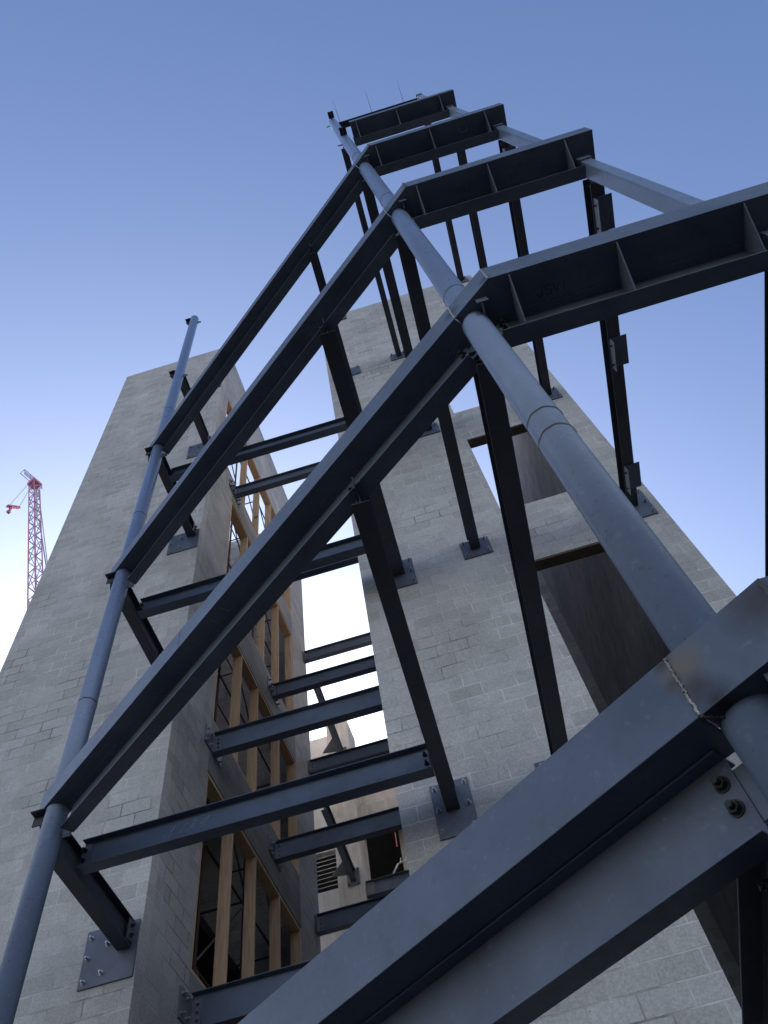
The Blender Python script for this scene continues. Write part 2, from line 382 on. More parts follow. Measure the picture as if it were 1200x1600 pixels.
# timber frames standing in the four openings
studs = [[8.93, 10.05, 11.08, 12.3, 13.42], [8.93, 10.06, 11.0, 12.33, 13.42], [8.93, 10.03, 11.31, 12.33, 13.42], [8.06, 9.7, 10.72, 11.72, 13.42]]
tl = ['timber stud frame in the lowest visible opening of the left tower', 'timber stud frame in the opening under the middle concrete band',
      'timber stud frame in the opening above the middle concrete band', 'timber stud frame high in the topmost opening with sky behind it']
for k in range(4):
    b0 = sills[k]; b1 = heads[k + 1]; ja = 8.0 if k == 3 else JY0
    t = thing('timber_frame', tl[k], 'timber frame', (XL1 - .1, 11.1, b0), 'timber frames in tower openings')
    for j, y in enumerate(studs[k]):
        zt = b1 - .085
        lean = rnd.uniform(-.012, .012)
        m_ = MB(); m_.add([(XL1 - .19, y - .042, b0 + .045), (XL1 - .004, y - .042, b0 + .045), (XL1 - .004, y, b0 + .045), (XL1 - .19, y, b0 + .045),
                           (XL1 - .19, y - .042 + lean, zt), (XL1 - .004, y - .042 + lean, zt), (XL1 - .004, y + lean, zt), (XL1 - .19, y + lean, zt)],
                          [(0, 3, 2, 1), (4, 5, 6, 7), (0, 1, 5, 4), (1, 2, 6, 5), (2, 3, 7, 6), (3, 0, 4, 7)])
        m_.build('stud', 'wood', t, bevel=.003)
    for q in range(2):
        m_ = MB(); m_.box(XL1 - .195, XL1 - (.002 if q else .012), ja + .004, JY1 - .004, b1 - .043 * (q + 1), b1 - .043 * q - .003)
        m_.build('head_plate', 'wood', t, bevel=.002)
    m_ = MB(); m_.box(XL1 - .19, XL1 - .004, ja + .004, JY1 - .004, b0 + .002, b0 + .043); m_.build('sill_plate', 'wood', t)
    if k == 3:
        m_ = MB(); m_.cyl((XL1 - .07, 10.677, 18.9), (XL1 - .07, 10.669, 18.9), .06, n=14); m_.build('paint_mark', 'green', t)
# opening below the lowest band
t = thing('timber_frame', 'timber stud frame at the very bottom under the lowest concrete band', 'timber frame', (XL1 - .1, 11.1, .6), 'timber frames in tower openings')
for y in (8.93, 10.05, 11.08, 12.3, 13.42):
    m_ = MB(); m_.box(XL1 - .19, XL1 - .004, y - .042, y, .62, 4.45); m_.build('stud', 'wood', t, bevel=.003)
m_ = MB(); m_.box(XL1 - .195, XL1 - .004, JY0 + .004, JY1 - .004, 4.455, 4.497); m_.build('head_plate', 'wood', t)

# scaffolding inside the left tower
t = thing('scaffold', 'red brown tube scaffold inside the left tower behind the timber studs', 'scaffold', (-5.3, 11, GZ))
px = [-5.9, -4.75]; py = [8.6, 10.3, 12.1, 13.9]
for x in px:
    for y in py:
        m_ = MB(); m_.cyl((x, y, GZ), (x, y, 23.2), .026, n=10); m_.build('standard', 'scaffold', t)
m_ = MB()
for z in [z * 2.0 + .4 for z in range(0, 12)]:
    for x in px: m_.cyl((x, py[0], z), (x, py[-1], z), .02, n=8)
    for y in py: m_.cyl((px[0], y, z + .05), (px[1], y, z + .05), .02, n=8)
m_.build('ledgers', 'scaffold', t)
for i in range(11):
    z = i * 2.0 + .5; a, b = (0, 1) if i % 2 else (1, 0)
    for xq, yq in ((px[1] + .03, 0), (px[1] + .03, 1), (px[1] + .03, 2), (px[0] + .03, 0)):
        m_ = MB(); m_.cyl((xq, py[yq + a], z), (xq, py[yq + b], z + 1.9), .016, n=8); m_.build('brace', 'galv', t)


# ------------------------------------------------------------------ pipe columns
def ring_weld(parent, x, y, z, r, mat='rust'):
    m_ = MB(); n = 40
    rows = []
    for j, (dz, dr) in enumerate([(-.012, -.001), (-.006, .003), (0, .004), (.006, .003), (.012, -.001)]):
        rows.append([(x + (r + dr + rnd.uniform(-.0008, .0008)) * math.cos(2 * math.pi * i / n), y + (r + dr) * math.sin(2 * math.pi * i / n), z + dz + .003 * math.sin(i * 1.3)) for i in range(n)])
    vs_ = [p for r_ in rows for p in r_]
    fs = [(j * n + i, j * n + (i + 1) % n, (j + 1) * n + (i + 1) % n, (j + 1) * n + i) for j in range(4) for i in range(n)]
    m_.add(vs_, fs, True); m_.build('weld_ring', mat, parent)
PXR, PYR, RR = .835, 2.095, .103
PXL, PYL, RL = -4.25, 5.715, .108
def pipe_column(x, y, r, ztop, zsplice, label, clips):
    t = thing('pipe_column', label, 'column', (x, y, GZ), 'round steel pipe columns')
    m_ = MB(); m_.cyl((x, y, GZ), (x, y, ztop), r, n=64); m_.build('shaft', 'pipe', t)
    m_ = MB(); m_.box(x - .2, x + .2, y - .2, y + .2, GZ, GZ + .025); m_.build('base_plate', 'steel', t)
    for z in zsplice: ring_weld(t, x, y, z, r)
    for (dx, dy, z, s) in clips:     # seat angles welded on for beams still to come
        m_ = MB(); xx = x + dx; yy = y + dy
        if s == 2: m_.box(xx - .07, xx + .07, yy - .08, yy + .08, z, z + .012); m_.box(xx - .006, xx + .006, yy - .08, yy + .08, z - .11, z - .001)
        else: m_.box(xx - .075, xx + .075, yy - .09, yy + .09, z, z + .012); m_.box(xx - .075, xx + .075, yy - .006, yy + .006, z - .11, z - .001)
        m_.build('seat_bracket', 'black', t)
        m_ = MB(); k_ = -1 if s == 2 else 1; m_.poly([(x + k_ * r * .7, y + r * .2, z - .3), (x + k_ * (r + .09), y + r * .2, z - .3), (x + k_ * (r + .09), y + r * .2, z - .2), (x + k_ * r * .7, y + r * .2, z - .12)], (0, .012, 0)); m_.build('fin_plate', 'plate', t)
    return t
pipe_column(PXR, PYR, RR, 21.72, [3.79, 3.57, 6.25, 10.68, 14.9], 'thick blue grey round pipe column in front of the right tower', [(0, -.18, 21.72, 2), (0, -.18, 17.74, 2)])
pipe_column(PXL, PYL, RL, 21.70, [7.01, 11.2, 15.4], 'thin round pipe column standing in front of the left tower', [(-.16, 0, 21.62, 1), (-.16, 0, 17.65, 1), (-.15, -.02, 13.62, 0), (-.15, -.02, 9.56, 0), (-.15, -.02, 5.50, 0)])

# ------------------------------------------------------------------ edge beams (W section plus bent edge plate)
D2 = Vector((.812, -.5837, 0)).normalized(); N2 = Vector((-D2.y, D2.x, 0))   # diagonal direction, and its inward normal
def on_diag(x, off):                     # point on the diagonal at world x along the outer edge, moved inward
    # outer edge line: N2 . p = 2.03
    y = (2.03 - N2.x * x) / N2.y
    return Vector((x, y, 0)) + N2 * off
YE = 1.79                               # outer edge of the straight part
xc = (2.03 - N2.y * YE) / N2.x           # the corner where diagonal and straight edges meet
LIP, TP = .262, .010
WD, WB = .30, .145
UPV = Vector((0, 0, 1))
def seam(parent, p0, p1, r=.006, n=16, jit=.002, mat='weld', name='weld_seam'):
    """lumpy weld bead"""
    m_ = MB(); p0 = Vector(p0); p1 = Vector(p1); k = n; d = (p1 - p0).normalized(); a = d.orthogonal().normalized(); b = d.cross(a)
    rows = []
    for i in range(k + 1):
        c = p0.lerp(p1, i / k) + a * rnd.uniform(-jit, jit) + b * rnd.uniform(-jit, jit); rr = r * rnd.uniform(.75, 1.3) * (.5 if i in (0, k) else 1)
        rows.append([c + (a * math.cos(q * math.pi / 4) + b * math.sin(q * math.pi / 4)) * rr for q in range(8)])
    m_.add([q for r_ in rows for q in r_], [(i * 8 + j, i * 8 + (j + 1) % 8, (i + 1) * 8 + (j + 1) % 8, (i + 1) * 8 + j) for i in range(k) for j in range(8)] + [tuple(range(8))[::-1], tuple(range(k * 8, k * 8 + 8))], True)
    m_.build(name, mat, parent)

for L in 'ABCD':
    z = LV[L]
    # diagonal beam: from the left pipe to the weld just before the right pipe
    xs_ = .665 if L == 'A' else .69
    t = thing('edge_beam', {'A': 'lowest and nearest diagonal edge beam crossing the bottom right of the picture',
        'B': 'second diagonal edge beam running up from the left pipe in front of both towers',
        'C': 'third diagonal edge beam from the bottom, between the second and the highest',
        'D': 'highest and smallest diagonal edge beam between the two pipe columns'}[L], 'steel beam', on_diag(-1.8, .2) + UPV * (z - WD), 'diagonal edge beams between the pipe columns')
    a = on_diag(-4.46, 0); b = on_diag(xs_, 0)
    lz = UPV * z
    # bent plate: shelf + upstand; profile a = inward, b = up ; sweep along D2
    sh = .245 if L != 'A' else .235
    prof = [(0, 0), (sh, 0), (sh, TP), (TP, TP), (TP, LIP), (0, LIP)]
    MB().extrude(prof, a + lz, b + lz, N2, UPV, cut0=(0, 1, 0) if False else Vector((.93, .37, 0))).build('edge_plate', 'steel_welded', t, bevel=.003)
    web = .215
    a2 = on_diag(-4.2, web); b2 = on_diag(.58, web) + D2 * .035
    MB().extrude(iprof(WD, .122 if L == 'A' else WB, .009, .007), a2 + UPV * (z - WD / 2 - .0015), b2 + UPV * (z - WD / 2 - .0015), N2, UPV).build('beam', 'steel', t, bevel=.002)
    # shear tab at the right pipe with two bolts
    c = b2 + UPV * (z - WD / 2)
    m_ = MB(); m_.obox(c + N2 * .009 + D2 * .02, D2, N2, UPV, .10, .005, .095); m_.build('shear_tab', 'steel', t, bevel=.002)
    bolts(t, [c - D2 * .05 + UPV * s_ - N2 * .0035 for s_ in (.07, -.02)], -N2, 'black_bolt', r=.019, tip=.022)
    seam(t, on_diag(xs_ + .004, -.002) + lz + UPV * (LIP - .005), on_diag(xs_ + .004, -.002) + lz + UPV * .0, r=.0048, n=70, jit=.003)
    seam(t, on_diag(xs_ + .004, -.0) + lz - UPV * .002, on_diag(xs_ + .05, .10) + lz - UPV * .002, r=.006, n=16, jit=.003, mat='rust')
    if L in 'BC':   # plate joint half way
        q = on_diag(-2.35, 0)
        seam(t, q + lz + UPV * .255, q + lz, r=.003, n=14, jit=.001, mat='steel_welded', name='plate_joint')
for L in 'ABCDE':
    z = LV[L]; lz = UPV * z
    t = thing('edge_beam', {'A': 'lowest edge beam entering at the right picture edge beside a burnt weld',
        'B': 'long straight edge beam with three stiffeners leaving the picture at the right',
        'C': 'straight edge beam right of the pipe, third from the bottom, ending at a pale tube',
        'D': 'straight edge beam right of the pipe, second from the top',
        'E': 'topmost straight edge beam with no diagonal beam joined to it'}[L], 'steel beam', (2, 2.1, z - WD), 'straight edge beams right of the pipe column')
    x0 = 1.01 if L == 'E' else (.97)
    shw = .40
    # straight shelf + upstand with a mitre at the corner
    prof = [(0, 0), (shw, 0), (shw, TP), (TP, TP), (TP, LIP), (0, LIP)]
    if L == 'E':
        MB().extrude(prof, Vector((x0, YE, z)), Vector((3.21, YE, z)), Vector((0, 1, 0)), UPV).build('edge_plate', 'steel', t, bevel=.003)
    else:
        # corner piece follows the diagonal up to the corner, then the straight run
        s0 = on_diag({'A': .673}.get(L, .698), 0); cr = Vector((xc, YE, 0))
        m_ = MB()
        pts = [s0, cr, Vector((3.21, YE, 0)), Vector((3.21, YE + shw, 0)), Vector((.97, YE + shw, 0)), s0 + N2 * .235]
        pts = [p + lz for p in pts]
        m_.poly(pts, (0, 0, TP))
        m_.poly([s0 + lz + UPV * TP, cr + lz + UPV * TP, cr + lz + Vector((.005, .012, TP)), s0 + lz + N2 * .011 + UPV * TP], (0, 0, LIP - TP))
        m_.poly([cr + lz + UPV * TP, Vector((3.21, YE, z + TP)), Vector((3.21, YE + .011, z + TP)), cr + lz + Vector((.005, .012, TP))], (0, 0, LIP - TP))
        m_.build('edge_plate', 'steel_welded', t)
        seam(t, cr + lz + Vector((0, -.002, LIP - .003)), cr + lz + Vector((0, -.002, -.001)), r=.007, n=26, jit=.003, mat='rust' if L != 'B' else 'weld')
    wy = 2.15
    xa = 1.0 if L == 'E' else .965
    MB().extrude(iprof(WD, WB, .009, .007), (xa, wy, z - WD / 2 - .0015), (2.985, wy, z - WD / 2 - .0015), Vector((0, 1, 0)) * -1, UPV).build('beam', 'steel', t, bevel=.002)
    if L != 'E':
        m_ = MB(); m_.box(.87, 1.05, wy - .022, wy - .012, z - .245, z - .05); m_.build('shear_tab', 'galv', t, bevel=.002)
        bolts(t, [(1.01, wy - .0225, z - .1), (1.01, wy - .0225, z - .19)], (0, -1, 0), 'black_bolt', r=.018, tip=.02)
    # triangular stiffeners between shelf edge and bottom flange tip
    for x in {'A': [1.1, 1.8], 'B': [1.135, 1.93, 2.86], 'C': [1.10, 1.95, 2.87], 'D': [1.08, 1.97, 2.88], 'E': [1.13, 1.98, 2.89]}[L]:
        m_ = MB(); m_.poly([(x, YE + .012, z - .002), (x, wy - .004, z - .002), (x, wy - .004, z - WD + .012), (x, wy - WB / 2 + .002, z - WD + .012)], (.01, 0, 0)); m_.build('stiffener', 'steel', t)
    if L in 'CD' or L == 'A':
        pass
    # fin plates between pipe and edge plate, under the shelf
    if L != 'E':
        m_ = MB(); m_.box(.905, .913, 1.918, 2.02, z - .085, z - .001); m_.build('fin_plate', 'steel', t)
        m_ = MB(); m_.box(.865, .95, 1.909, 1.917, z - .085, z - .001); m_.build('cross_plate', 'steel', t)
# faint erection marks on the steel
def strokes(parent, org, ux, uy, segs, w_=.004, mat='chalk', name='chalk_mark', nrm=None, lift=.001):
    m_ = MB(); ux = Vector(ux).normalized(); uy = Vector(uy).normalized(); nn = Vector(nrm).normalized()
    for (x0, y0, x1, y1) in segs:
        a = Vector(org) + ux * x0 + uy * y0; b = Vector(org) + ux * x1 + uy * y1; d = (b - a); l = d.length / 2
        m_.obox((a + b) / 2 + nn * lift, d, nn.cross(d), nn, l, w_ / 2, .0006)
    return m_.build(name, mat, parent)

# ------------------------------------------------------------------ brackets (stub beams) and anchor plates
SD, SB = .28, .15
def plate(x, z, wx, hz, yw, label, pts, grp='anchor plates bolted to the tower fronts'):
    t = thing('anchor_plate', label, 'steel plate', (x, yw, z - hz / 2), grp)
    m_ = MB(); m_.box(x - wx / 2, x + wx / 2, yw - .022, yw - .002, z - hz / 2, z + hz / 2); m_.build('plate', 'plate', t, bevel=.002)
    bolts(t, [(x + a * wx / 2, yw - .022, z + b * hz / 2) for a, b in pts], (0, -1, 0), 'bolt', r=.018, tip=.028)
    return t
SIX = [(-.78, .8), (.78, .8), (-.78, 0), (.78, 0), (-.78, -.8), (.78, -.8)]
FOUR = [(-.75, .72), (.75, .72), (-.75, -.72), (.75, -.72)]
X1, X2, X3, XLs = -.44, .72, 3.05, -4.33
zp = {'A': 1.19, 'B': 5.12, 'C': 9.18, 'D': 13.25, 'E': 17.31, 'F': 21.4}
plate(X1, zp['B'], .41, .64, YR, 'large blue anchor plate at the lower left corner of the right tower', SIX)
plate(X1 + .04, zp['C'], .38, .62, YR, 'anchor plate on the right tower left of the two middle beams, near its left edge', SIX)
plate(X1 + .02, zp['D'], .38, .5, YR, 'anchor plate near the left edge of the right tower, hidden behind a beam', FOUR)
plate(X1 + .02, zp['E'], .38, .44, YR, 'empty anchor plate with no beam, second from the top on the right tower', FOUR)
plate(X1 + .02, zp['F'], .38, .40, YR, 'topmost empty anchor plate near the left corner of the right tower', FOUR)
plate(X2 - .02, zp['B'], .46, .5, YR, 'anchor plate half hidden behind the nearest diagonal beam', FOUR)
plate(X2 + .02, zp['C'] + .1, .43, .40, YR, 'four bolt anchor plate in the middle of the right tower left of the openings', FOUR)
plate(X2, zp['D'] + .08, .42, .38, YR, 'anchor plate just below the third diagonal beam, left of the top opening', FOUR)
plate(X2, zp['E'] + .1, .40, .34, YR, 'small anchor plate high on the right tower where two thin beams meet', FOUR)
plate(X3 + .03, zp['C'] + .02, .44, .66, YR, 'anchor plate at the right edge of the right tower under the bracketed beam', SIX)
plate(X3 + .02, zp['D'] + .05, .42, .45, YR, 'anchor plate at the right edge of the tower above the pipe column', FOUR)
plate(X3 + .02, zp['E'] + .05, .42, .45, YR, 'anchor plate at the right edge of the tower hidden by the long edge beam', FOUR)
plate(X3 + .02, zp['F'] + .05, .42, .40, YR, 'anchor plate at the top right corner of the right tower', FOUR)
LP_ = [(-.80, .72), (-.12, .35), (-.82, 0), (-.18, -.62), (-.80, -.8)]
for L, lab in (('B', 'large blue anchor plate with five bolts at the lower front of the left tower'), ('C', 'anchor plate on the left tower hidden behind the second diagonal beam'),
               ('D', 'anchor plate on the left tower just above the tie beam end'), ('E', 'anchor plate on the left tower between the third and fourth diagonal beams'),
               ('F', 'topmost anchor plate on the left tower, peeking out under the highest diagonal beam')):
    plate(-4.465, zp[L] - .03, .61, .63, YL, lab, LP_)

MAT['steel_stub'] = steel('primed_bracket_steel_shade_in_colour', (.06, .068, .085))  # same primer as the other beams, with shade put into the base colour
def stub(x, y0, y1, zb, label, sb=SB, sd=SD, xe=None, grp='beams running back to the tower walls'):
    t = thing('bracket_beam', label, 'steel beam', (x, (y0 + y1) / 2, zb), grp)
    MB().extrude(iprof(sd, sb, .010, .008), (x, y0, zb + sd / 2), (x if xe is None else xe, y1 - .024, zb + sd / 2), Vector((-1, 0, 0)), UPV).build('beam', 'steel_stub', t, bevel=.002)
    xw = x if xe is None else xe
    seam(t, (xw - sb / 2, y1 - .026, zb - .002), (xw + sb / 2, y1 - .026, zb - .002), r=.007, n=14, jit=.002, mat='rust')
    m_ = MB(); m_.box(x - .006 - .010, x - .006, y0 - .11, y0 + .09, zb + .05, zb + sd - .05); m_.build('shear_tab', 'black', t)
    bolts(t, [(x - .0165, y0 + .05, zb + .09), (x - .0165, y0 + .05, zb + sd - .09)], (-1, 0, 0), 'black_bolt', r=.016, tip=.015)
    return t
def diag_y(x): return on_diag(x, .215).y
for L, lab in (('B', 'long dark beam running down to the large plate low on the right tower'),
               ('C', 'dark beam behind the second diagonal, ending near the left edge of the right tower'),
               ('D', 'short dark beam seen between the two highest diagonal beams')):
    xs0 = {'B': -.36, 'C': -.37, 'D': -.37}[L]
    stub(xs0, diag_y(xs0) + .08, YR, zp[L] - .03 if L != 'B' else 5.09, lab, sb={'B': .145, 'C': .20, 'D': .14}[L], xe=-.45)
for L, lab in (('B', 'long dark beam crossing in front of both tower openings'), ('C', 'dark beam ending at the four bolt plate in the middle of the right tower'),
               ('D', 'medium beam left of the pipe column seen above the second diagonal'), ('E', 'thinnest beam left of the pipe column ending at a small plate')):
    stub({'B': .79, 'C': .795, 'D': .775, 'E': .755}[L], PYR + RR + .01, YR, {'B': 5.08, 'C': 9.25, 'D': 13.30, 'E': 17.36}[L], lab, sb={'B': .155, 'C': .15, 'D': .15, 'E': .12}[L], sd=.26, xe=.73)
stub(.74, 2.40, YR, 1.10, 'dark beam at the lower right corner under the nearest edge beam', sb=.17, sd=.28)
for L, lab in (('C', 'beam with bolted hanger plates running to the right edge of the right tower'), ('D', 'beam from the tube post of the third edge beam to the tower right edge'),
               ('E', 'beam from the tube post of the second highest edge beam back to the tower'), ('F', 'topmost beam running back to the top right corner of the tower'),
               ('B', 'dark beam just inside the right picture edge below the long edge beam')):
    t = stub({'B': 2.985, 'D': 3.065, 'E': 3.07, 'F': 3.11}.get(L, X3), 2.26, YR, {'B': 5.08, 'C': 9.16, 'D': 13.28, 'E': 17.34, 'F': 21.42}[L], lab, sb=.16 if L in 'BC' else .14, sd=.26)
    zb = {'C': 9.16, 'D': 13.28}.get(L)
    if zb:
        for yy in ((2.62, 4.35, 6.25) if L == 'C' else (2.55,)):
            m_ = MB(); m_.box(X3 - .055, X3 + .15, yy - .2, yy + .2, zb - .014, zb - .002); m_.build('hanger_shelf', 'steel', t, bevel=.001)
            m_ = MB(); m_.box(X3 - .066, X3 - .056, yy - .2, yy + .2, zb - .16, zb + .0); m_.build('hanger_plate', 'galv', t)
            bolts(t, [(X3 - .066, yy + s_, zb - .08) for s_ in (-.13, .13)], (-1, 0, 0), 'black_bolt', r=.009, tip=.004)
for L, lab in (('B', 'short thick beam between the left pipe column and the large plate on the left tower'), ('C', 'short beam from the left pipe disappearing behind the second diagonal beam'),
               ('D', 'short beam from the left pipe crossing behind the third diagonal beam'), ('E', 'short beam behind the highest diagonal beam on the left tower'),
               ('F', 'topmost short beam on the left tower beside the pipe top')):
    if L == 'F': continue
    zb = {'B': 5.09, 'C': 9.15, 'D': 13.3, 'E': 17.42}[L]
    t = thing('bracket_beam', lab, 'steel beam', (-4.28, 6.6, zb), 'short beams between the left pipe and the left tower')
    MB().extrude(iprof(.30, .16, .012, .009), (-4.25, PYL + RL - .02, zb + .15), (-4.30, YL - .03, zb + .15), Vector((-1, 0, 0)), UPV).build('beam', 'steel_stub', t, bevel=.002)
    m_ = MB(); m_.box(-4.22, -4.21, YL - .16, YL - .024, zb + .04, zb + .26); m_.build('end_tab', 'plate', t)
    bolts(t, [(-4.205, YL - .1, zb + .09), (-4.205, YL - .1, zb + .2)], (1, 0, 0), 'black_bolt', r=.016, tip=.01)

# ------------------------------------------------------------------ tie beams between the brackets of both towers
for L, lab in (('B', 'long blue grey tie beam with a chalk number, across the lower part of the picture'), ('C', 'middle tie beam half hidden behind the second diagonal beam'),
               ('D', 'highest tie beam crossing the sky gap between the two towers')):
    zc_ = zp[L] + .15 + (.02 if L == 'B' else 0); y = 6.19
    t = thing('tie_beam', lab, 'steel beam', (-2.3, y, zc_ - .15), 'tie beams between the two rows of brackets')
    MB().extrude(iprof(.31, .145, .009, .007), (-4.16, y, zc_), (X1 - .075, y, zc_), Vector((0, -1, 0)), UPV).build('beam', 'steel', t, bevel=.002)
    for xx, s_ in ((-4.17, 1), (X1 - .09, -1)):
        m_ = MB(); m_.box(xx, xx + s_ * .10, y - .018, y - .006, zc_ - .105, zc_ + .105); m_.build('shear_tab', 'plate', t, bevel=.001)
        bolts(t, [(xx + s_ * .035, y - .018, zc_ + q) for q in (-.055, .055)], (0, -1, 0), 'black_bolt', r=.017, tip=.03)
    if L == 'B':
        strokes(t, (-3.25, y - .0036, zc_ - .06), (1, 0, 0), (0, 0, 1),
                [(0, 0, .07, .13), (.02, .07, .07, .13), (.12, .03, .18, .12), (.18, .12, .21, .10), (.12, .03, .17, .02), (.17, .02, .19, .05), (.24, .05, .30, .13), (.30, .13, .25, .12),
                 (.24, .05, .29, .04), (.33, .06, .40, .07), (.36, .03, .43, .14), (.43, .14, .33, .06), (-.05, .02, -.02, .04), (.2, .0, .26, .1)], w_=.0045, nrm=(0, -1, 0))
# ------------------------------------------------------------------ link beams between the tower flanks
links = [('front', 8.97, 5.03, 'lowest link beam at the picture bottom with an end plate on the concrete band'), ('front', 8.97, 9.12, 'link beam bolted to the left end of the middle concrete band'),
         ('front', 8.97, 13.2, 'front link beam hidden behind the second diagonal beam'), ('front', 8.97, 17.35, 'thin link beam just below the highest tie beam'),
         ('mid', 11.95, 9.13, 'link beam just below the long tie beam with a chalk number'), ('mid', 11.85, 13.13, 'second link beam from the top in the bright sky gap'),
         ('mid', 11.9, 5.06, 'link beam below the others, mostly behind the nearest diagonal beam'),
         ('rear', 14.5, 17.1, 'topmost thin link beam in the bright sky gap between the towers'), ('rear', 14.5, 13.12, 'dark link beam directly above the long tie beam at the tan column'),
         ('rear', 14.45, 9.15, 'dark link beam at the foot of the tan column, near the nearest diagonal beam')]
for kind, y, zc_, lab in links:
    t = thing('link_beam', lab, 'steel beam', (-2.6, y, zc_ - .2), 'link beams between the two towers')
    d = .42 if kind == 'front' and zc_ < 10 else .38
    MB().extrude(iprof(d, .15, .010, .008), (XL1 + .03, y, zc_), (XR0 - .03, y, zc_), Vector((0, -1, 0)), UPV).build('beam', 'steel', t, bevel=.002)
    for s_, xx in ((1, XL1 + .005), (-1, XR0 - .005)):
        m_ = MB(); m_.box(xx, xx + s_ * .018, y - (.1 if kind == 'rear' else .34), y + (.1 if kind == 'rear' else .34), zc_ - .17, zc_ + .17); m_.build('end_plate', 'galv', t, bevel=.002)
        m_ = MB(); m_.box(xx + s_ * .02, xx + s_ * .14, y - .018, y - .006, zc_ - .14, zc_ + .14); m_.build('clip_angle', 'galv', t, bevel=.001)
    if kind != 'rear':
        bolts(t, [(XL1 + .023, y + a, zc_ + b) for a in (-.28, -.14, .16, .28) for b in (-.11, .11)], (1, 0, 0), 'bolt' if zc_ < 10 else 'black_bolt', r=.018, tip=.03)
    bolts(t, [(XL1 + .11, y - .018, zc_ + b) for b in (-.09, 0, .09)], (0, -1, 0), 'galv', r=.016, tip=.012)
# beams running back to the tan building
for zb, lab in ((16.35, 'upper back beam landing on the tan column with a triangular plate'), (12.28, 'lower back beam landing on the tan column beside the louvre')):
    t = thing('back_beam', lab, 'steel beam', (-4.06, 16.2, zb), 'beams running back to the tan building')
    MB().extrude(iprof(.30, .15, .012, .009), (-3.98, 15.05, zb + .15), (-4.1, 17.98, zb + .15), Vector((-1, 0, 0)), UPV).build('beam', 'steel', t, bevel=.002)
    m_ = MB(); m_.poly([(-4.16, 17.2, zb + .08), (-4.19, 17.8, zb + .08), (-4.62, 17.7, zb + .08)], (0, 0, .012)); m_.build('gusset', 'galv', t)
    m_ = MB(); m_.box(-4.27, -3.93, 17.975, 17.998, zb - .12, zb + .35); m_.build('end_plate', 'galv', t)
    bolts(t, [(-3.97, 17.975, zb + .3), (-3.97, 17.975, zb - .07), (-4.23, 17.975, zb - .07)], (0, -1, 0), 'galv', r=.02, tip=.04)

# ------------------------------------------------------------------ square tube posts at the right end
for a, b, lab in (('A', 'B', 'tube post at the right picture edge below the long edge beam'), ('B', 'C', 'nearest and largest pale tube post rising from the long edge beam'),
                  ('C', 'D', 'pale tube post between the third and fourth edge beams'), ('D', 'E', 'small pale tube post under the topmost edge beam'),
                  ('E', 'F', 'tip of a pale tube post above the topmost edge beam')):
    z0_ = LV[a] + TP + .001; z1_ = LV[b] - .001
    t = thing('tube_post', lab, 'steel post', (3.05, 2.15, z0_), 'pale square tube posts')
    x0, x1, y0, y1 = 2.99, 3.125, 2.06, 2.235
    m_ = MB()
    m_.box(x0, x1, y0, y1, z0_, z1_ - .02); m_.build('tube', 'tube', t, bevel=.012)
    m_ = MB(); m_.box(x0 - .02, x1 + .0, y0 - .02, y0 - .001, z1_ - .13, z1_); m_.box(x0 - .02, x0 - .001, y0 - .001, y0 + .075, z1_ - .13, z1_); m_.build('cap_angle', 'tube', t, bevel=.002)
    m_ = MB(); m_.box(x0, x1, y0, y1, z1_ - .019, z1_); m_.build('cap_plate', 'black', t)

# bare angle at roof level with thin rods
t = thing('roof_angle', 'dark steel angle with three thin upright rods above the topmost edge beam', 'steel angle', (2, 2.1, 21.45))
m_ = MB(); m_.box(.90, 2.98, 2.10, 2.25, 21.48, 21.49); m_.box(.90, 2.98, 2.24, 2.25, 21.36, 21.479); m_.build('angle', 'black', t)
for x in (1.0, 1.82, 2.63):
    m_ = MB(); m_.cyl((x, 2.12, 21.5), (x - .03, 1.62, 21.56), .006, .0015, n=8); m_.build('rod', 'black', t)

# chalk letters near the pipe on the second diagonal, and on the shelf soffits
for o in list(bpy.data.objects):
    pass
def find(label):
    return [o for o in bpy.data.objects if o.get('label') == label][0]
tb = find('second diagonal edge beam running up from the left pipe in front of both towers')
q = on_diag(.30, .215) + UPV * (LV['B'] - .26) - N2 * .0045
strokes(tb, q, D2, UPV, [(0, 0, .05, .12), (0, .07, .02, .0), (.02, .0, .09, .10), (.03, .02, .05, .01)], nrm=-N2, w_=.004)
q = on_diag(-2.0, .06) + UPV * LV['B']
strokes(tb, q, D2, N2, [(0, 0, .02, .13), (.16, 0, .18, .13)], nrm=-UPV, w_=.004)
tb = find('long straight edge beam with three stiffeners leaving the picture at the right')
# two rows of faint black stencil characters
ch = {'J': [(0, .02, .01, 0), (.01, 0, .03, 0), (.03, 0, .04, .06)], 'V': [(0, .06, .02, 0), (.02, 0, .04, .06)], '5': [(.04, .06, 0, .06), (0, .06, 0, .035), (0, .035, .04, .03), (.04, .03, .04, 0), (.04, 0, 0, 0)],
      '1': [(.02, 0, .02, .06)], 'A': [(0, 0, .02, .06), (.02, .06, .04, 0), (.01, .025, .03, .025)], 'W': [(0, .06, .01, 0), (.01, 0, .02, .04), (.02, .04, .03, 0), (.03, 0, .04, .06)]}
def stencil(parent, org, ux, uy, txt, nrm, mat='stencil', s=1.0, w_=.008):
    segs = []
    for i, c in enumerate(txt):
        for (a, b, c_, d) in ch.get(c, []): segs.append(((a + i * .055) * s, b * s, (c_ + i * .055) * s, d * s))
    strokes(parent, org, ux, uy, segs, w_=w_, mat=mat, name='stencil_mark', nrm=nrm)
stencil(tb, (1.32, 2.03, LV['B']), (1, 0, 0), (0, -1, 0), 'J5V1', (0, 0, -1), s=1.1)
stencil(tb, (1.34, 2.13, LV['B'] - .0), (1, 0, 0), (0, -1, 0), 'A1W1', (0, 0, -1), s=1.1)
